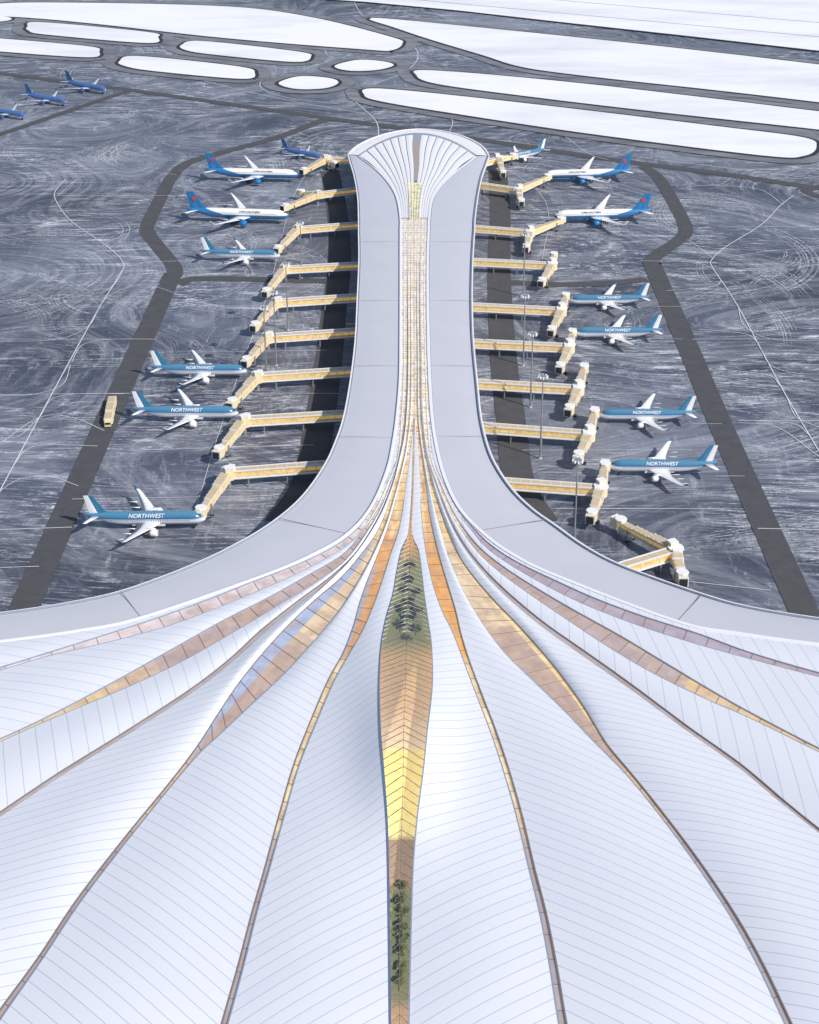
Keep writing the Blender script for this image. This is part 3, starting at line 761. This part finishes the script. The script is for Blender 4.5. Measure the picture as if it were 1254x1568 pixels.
def airliner_parts(Lf,Rf,fm,wing_m,tip_m,fin_a,fin_b,eng_m,belly_m,text=None,logo=None):
    parts=[('fuselage',fus_mesh(Lf,Rf,fm))]
    X=lambda f:Lf/2-f*Lf
    bm=bmesh.new()
    for sg in (-1,1):
        secs=[wingsec(bm,X(.34),.215*Lf,.028*Lf,sg*0,-.55*Rf),
              wingsec(bm,X(.385),.165*Lf,.022*Lf,sg*.09*Lf,-.45*Rf),
              wingsec(bm,X(.455),.10*Lf,.012*Lf,sg*.20*Lf,-.45*Rf+.014*Lf),
              wingsec(bm,X(.585),.045*Lf,.006*Lf,sg*.405*Lf,-.45*Rf+.042*Lf),
              wingsec(bm,X(.61),.035*Lf,.004*Lf,sg*.430*Lf,-.45*Rf+.052*Lf),
              wingsec(bm,X(.645),.018*Lf,.003*Lf,sg*.442*Lf,-.45*Rf+.082*Lf)]
        loft(bm,secs,[0,0,0,0,1])
        secs=[wingsec(bm,X(.85),.10*Lf,.010*Lf,0,.45*Rf),wingsec(bm,X(.945),.035*Lf,.004*Lf,sg*.165*Lf,.45*Rf+.02*Lf)]
        loft(bm,secs,[0])
        for k in (.13,.21,.3):
            box_between(bm,(X(.50+k*.35),sg*k*Lf,-.62*Rf+.1*k*Lf*.3),(X(.60+k*.28),sg*k*Lf,-.5*Rf+.03*k*Lf),.5,.5,0,.3)
    parts.append(('wings',finish(bm,'wings',[wing_m,tip_m],True)))
    bm=bmesh.new()
    zb=.75*Rf; h=.17*Lf
    for (la,ca,lb,cb,mi) in ((.795,.085,.915,.035,0),(.880,.067,.950,.038,1)):
        secs=[wingsec(bm,X(la),ca*Lf,.010*Lf,0,zb,True),wingsec(bm,X(lb),cb*Lf,.004*Lf,0,zb+h,True)]
        loft(bm,secs,[mi])
    secs=[wingsec(bm,X(.735),.09*Lf,.003*Lf,0,.9*Rf,True),wingsec(bm,X(.81),.02*Lf,.002*Lf,0,zb+.025*Lf,True)]
    loft(bm,secs,[0])
    if logo:
        for sg in (-1,1):
            for k in range(9):
                an=k*2*math.pi/9; c=Vector((X(.905),sg*.0085*Lf,zb+h*.60)); r0=.026*Lf
                q=[c]+[c+Vector((math.cos(an+d)*r0*m_,0,math.sin(an+d)*r0*m_)) for d,m_ in ((-.3,.75),(0,1.0),(.3,.75))]
                bm.faces.new([bm.verts.new(v) for v in q]).material_index=2
    parts.append(('tail_fin',finish(bm,'tail_fin',[fin_a,fin_b]+([logo] if logo else []))))
    bm=bmesh.new()
    for sg in (-1,1):
        y=sg*.165*Lf; z=-.45*Rf-.024*Lf; n=16
        prof=[(.0,.001),(.0,.021),(.004,.0245),(-.02,.0285),(-.045,.027),(-.062,.021),(-.062,.015),(-.078,.004)]
        rings=[[bm.verts.new((X(.375)+a*Lf,y+r*Lf*math.sin(2*math.pi*i/n),z+r*Lf*math.cos(2*math.pi*i/n))) for i in range(n)] for a,r in prof]
        for k,(a,b) in enumerate(zip(rings,rings[1:])):
            for i in range(n): bm.faces.new((a[i],a[(i+1)%n],b[(i+1)%n],b[i])).material_index=1 if k==0 else (2 if k>4 else 0)
        box_between(bm,(X(.385),y,z+.032*Lf),(X(.46),y,z+.034*Lf),.007*Lf,.02*Lf,0)
    parts.append(('engines',finish(bm,'engines',[eng_m,M_rub,M_steel],True)))
    bm=bmesh.new(); hz=-(Rf+.045*Lf)
    for x,y in ((X(.1),0),(X(.53),.055*Lf),(X(.53),-.055*Lf)):
        box_v(bm,(x,y),.35,.35,hz+.6,-.6*Rf,0)
        for dx in (-.8,.8) if y else (0,):
            for dy in (-.5,.5):
                a=[];b=[]
                for i in range(12):
                    an=2*math.pi*i/12; a.append(bm.verts.new((x+dx+.6*math.cos(an),y+dy-.2,hz+.6+.6*math.sin(an)))); b.append(bm.verts.new((x+dx+.6*math.cos(an),y+dy+.2,hz+.6+.6*math.sin(an))))
                for i in range(12): bm.faces.new((a[i],a[(i+1)%12],b[(i+1)%12],b[i])).material_index=1
                bm.faces.new(a[::-1]).material_index=1; bm.faces.new(b).material_index=1
    box_between(bm,(X(.33),0,-.75*Rf),(X(.60),0,-.75*Rf),1.5*Rf,.7*Rf,2,.8)
    parts.append(('landing_gear',finish(bm,'landing_gear',[M_steel,M_rub,belly_m])))
    bm=bmesh.new()
    for sg in (-1,1):
        for k in range(3):
            a0=.12+.28*k;a1=a0+.24; q=[]
            for an,f,rr in ((a0,.029+k*.004,.54),(a1,.033+k*.005,.58),(a1,.045+k*.004,.71),(a0,.041+k*.003,.685)):
                q.append(bm.verts.new((X(f)+.05,sg*Rf*rr*math.sin(an+.05)*1.03,Rf*(-.18)+Rf*rr*math.cos(an+.05)*1.1+.05)))
            bm.faces.new(q)
    parts.append(('cockpit_windows',finish(bm,'cockpit_windows',[M_rub])))
    if text:
        cu=bpy.data.curves.new('t','FONT'); cu.body=text[0]; cu.size=text[1]; cu.align_x='CENTER'; cu.align_y='CENTER'; cu.shear=.2; cu.offset=.03
        ob=bpy.data.objects.new('t',cu); scene.collection.objects.link(ob)
        bpy.context.view_layer.update()
        me=bpy.data.meshes.new_from_object(ob.evaluated_get(bpy.context.evaluated_depsgraph_get()))
        bpy.data.objects.remove(ob)
        el=math.radians(text[3]); q_=Rf+.22; m=Matrix.Translation((text[2]*Lf,-math.cos(el)*q_,math.sin(el)*q_))@Matrix.Rotation(math.pi/2-el,4,'X')
        m2=Matrix.Translation((text[2]*Lf,math.cos(el)*q_,math.sin(el)*q_))@Matrix.Rotation(math.pi,4,'Z')@Matrix.Rotation(math.pi/2-el,4,'X')
        for mm in (m,m2):
            c=me.copy(); c.transform(mm); c.materials.clear(); c.materials.append(text[4]); parts.append(('lettering',c))
    return dict(L=Lf,R=Rf,h=Rf+.045*Lf,parts=parts)
def fus_mat(name,kind,Lf,Rf):
    s=N(name); o=s.obj(); x,y,z=s.xyz(o)
    wf=s.math('FRACT',s.math('DIVIDE',x,1.05)); win=s.math('LESS_THAN',wf,.42)
    zc=.30*Rf if kind=='b' else -.02*Rf
    win=s.math('MULTIPLY',win,s.math('LESS_THAN',s.math('ABSOLUTE',s.math('SUBTRACT',z,zc)),.22))
    win=s.math('MULTIPLY',win,s.math('LESS_THAN',s.math('ABSOLUTE',x),.38*Lf))
    if kind=='a':
        f=s.math('GREATER_THAN',z,.20*Rf)
        up=s.mix(s.math('DIVIDE',s.math('SUBTRACT',z,.35*Rf),.65*Rf),c4(.035,.14,.29),c4(.09,.25,.38))
        b=s.mix(f,c4(.78,.80,.84),up)
        f2=s.math('MULTIPLY',s.math('GREATER_THAN',z,.08*Rf),s.math('LESS_THAN',z,.15*Rf)); b=s.mix(f2,b,c4(.08,.24,.36))
    elif kind=='b':
        t=s.math('MAXIMUM',0.,s.math('MULTIPLY',s.math('SUBTRACT',s.math('MULTIPLY',x,-1.),.12*Lf),.26))
        f=s.math('LESS_THAN',z,s.math('ADD',-.02*Rf,t)); b=s.mix(f,c4(.84,.82,.78),c4(.03,.19,.44))
    else:
        b=s.mix(s.math('GREATER_THAN',z,-.4*Rf),c4(.55,.6,.7),c4(.07,.17,.42))
    b=s.mix(win,b,c4(.05,.06,.09))
    s.set(Base_Color=b,Roughness=.2); s.b.inputs['Coat Weight'].default_value=.8
    return s.m
M_teal=simple('teal_paint',(.045,.21,.37),.25,var=.05); M_pw=simple('aircraft_white',(.84,.84,.87),.25,var=.03)
M_pb=simple('blue_paint',(.025,.19,.45),.25,var=.05); M_red=simple('red_paint',(.75,.08,.06),.4); M_navy=simple('navy_paint',(.06,.15,.40),.3)
M_grey=simple('wing_grey',(.55,.60,.70),.35,var=.05)
TA=airliner_parts(54.9,2.95,fus_mat('livery_a','a',54.9,2.95),M_pw,M_teal,M_teal,M_pw,M_pw,M_pw,text=('NORTHWEST',2.6,.02,42,M_pw))
TB=airliner_parts(73,3.4,fus_mat('livery_b','b',73,3.4),M_pw,M_pw,M_pb,M_pb,M_pb,M_pb,text=('CHINA SOUTHERN',1.7,.13,36,M_rub),logo=M_red)
TC=airliner_parts(44,2.2,fus_mat('livery_c','c',44,2.2),M_grey,M_navy,M_navy,M_teal,M_navy,M_grey)
def place(tp,nose,tail,k=None):
    n=P(*nose,tp['h']); t=P(*tail,tp['h']); d=n-t; s=d.length/tp['L']
    if k: s=k
    c=(n+t)/2; e=empty('parked_airliner',(c.x,c.y,tp['h']*s+.33)); e.rotation_euler=(0,0,math.atan2(d.y,d.x)); e.scale=(s,s,s)
    for nm,me in tp['parts']:
        ob=bpy.data.objects.new(nm,me); scene.collection.objects.link(ob); ob.parent=e
place(TB,(457,267),(313,264)); place(TB,(442,330),(284,325))
place(TA,(429,390),(307,388)); place(TA,(378,566),(230,566)); place(TA,(365,631),(202,631)); place(TA,(315,792),(128,794))
place(TB,(832,267),(968,264)); place(TB,(848,329),(998,326))
place(TA,(873,458),(995,457)); place(TA,(880,508),(1014,508)); place(TA,(918,633),(1066,634)); place(TA,(932,712),(1099,713))
place(TC,(492,240),(430,228)); place(TA,(766,242),(836,229))
place(TC,(163,139),(100,128)); place(TC,(102,157),(38,147)); place(TC,(40,178),(-25,168))
# ---------------------------------------------------------------- masts
for (u,v),h in [((462,426),38),((441,506),42),((423,560),44),((408,574),40),((801,455),42),((801,560),42),((812,624),42),((827,702),44),((879,829),40)]:
    b=P(u,v); bm=bmesh.new()
    prism(bm,b,.9,.9,0,.6,10,1); prism(bm,b,.48,.26,.6,h,10,0)
    prism(bm,b,1.7,1.7,h-.5,h-.2,12,0)
    for k in range(8):
        an=k*math.pi/4; c=b+Vector((math.cos(an),math.sin(an),0))*2.0
        box_v(bm,c,.9,.7,h-1.2,h-.2,2,an)
        box_between(bm,b+Vector((0,0,h-.35)),c+Vector((0,0,h-.35)),.15,.15,0)
    mkobj('floodlight_mast',bm,[M_steel,M_band,M_white])
# ---------------------------------------------------------------- service truck with trailers
bm=bmesh.new(); a=P(166,652); b=P(173,616); d=(b-a); Ln=d.length; d.normalize(); an=math.atan2(d.y,d.x); s=Vector((-d.y,d.x,0))
x=0
for k,(l,h) in enumerate(((Ln*.27,3.9),(Ln*.34,4.5),(Ln*.28,4.1))):
    c=a+d*(x+l/2)
    box_v(bm,c,l,4.2,1.0,h,0,an); box_v(bm,c,l-1,3.4,h,h+.25,5,an); box_v(bm,c,l-.4,4.4,.75,1.05,2,an)
    for q in (-.35,.35):
        for sg in (-1,1):
            box_v(bm,c+d*q*l+s*sg*1.9,1.3,.5,.2,1.1,4,an)
    for j in range(int(l/1.6)):
        box_v(bm,c+d*(j*1.6-l/2+.8),.15,4.3,1.1,h-.2,2,an)
    x+=l+Ln*.04
c=a-d*1.4
box_v(bm,c,2.4,3.2,.8,3.2,0,an); box_v(bm,c-d*1.1,.4,2.8,1.9,3.0,4,an)
mkobj('service_truck',bm,JM)
# ---------------------------------------------------------------- light, world, camera
SE=math.radians(42); az=Vector((.80,-.60,0)).normalized()
sd=Vector((az.x*math.cos(SE),az.y*math.cos(SE),math.sin(SE)))
su=bpy.data.lights.new('sun','SUN'); su.energy=4.2; su.angle=math.radians(.9); su.color=(1,.94,.865)
so=bpy.data.objects.new('sun',su); scene.collection.objects.link(so); so.rotation_euler=sd.to_track_quat('Z','Y').to_euler()
wd=bpy.data.worlds.new('World'); scene.world=wd; wd.use_nodes=True; nt=wd.node_tree
sk=nt.nodes.new('ShaderNodeTexSky'); sk.sky_type='NISHITA'; sk.sun_disc=False; sk.sun_elevation=SE; sk.sun_rotation=math.atan2(sd.x,sd.y)
nt.links.new(sk.outputs[0],nt.nodes['Background'].inputs[0]); nt.nodes['Background'].inputs[1].default_value=.12
cam=bpy.data.cameras.new('camera'); co=bpy.data.objects.new('camera',cam); scene.collection.objects.link(co)
co.location=(0,0,H); co.rotation_euler=(math.pi/2-TH,0,0)
cam.sensor_fit='VERTICAL'; cam.sensor_height=36; cam.lens=F/IH*36; cam.shift_y=-(IH/2-CY)/IH; cam.clip_start=1; cam.clip_end=60000
scene.camera=co
scene.view_settings.view_transform='Standard'; scene.view_settings.look='None'; scene.view_settings.exposure=0
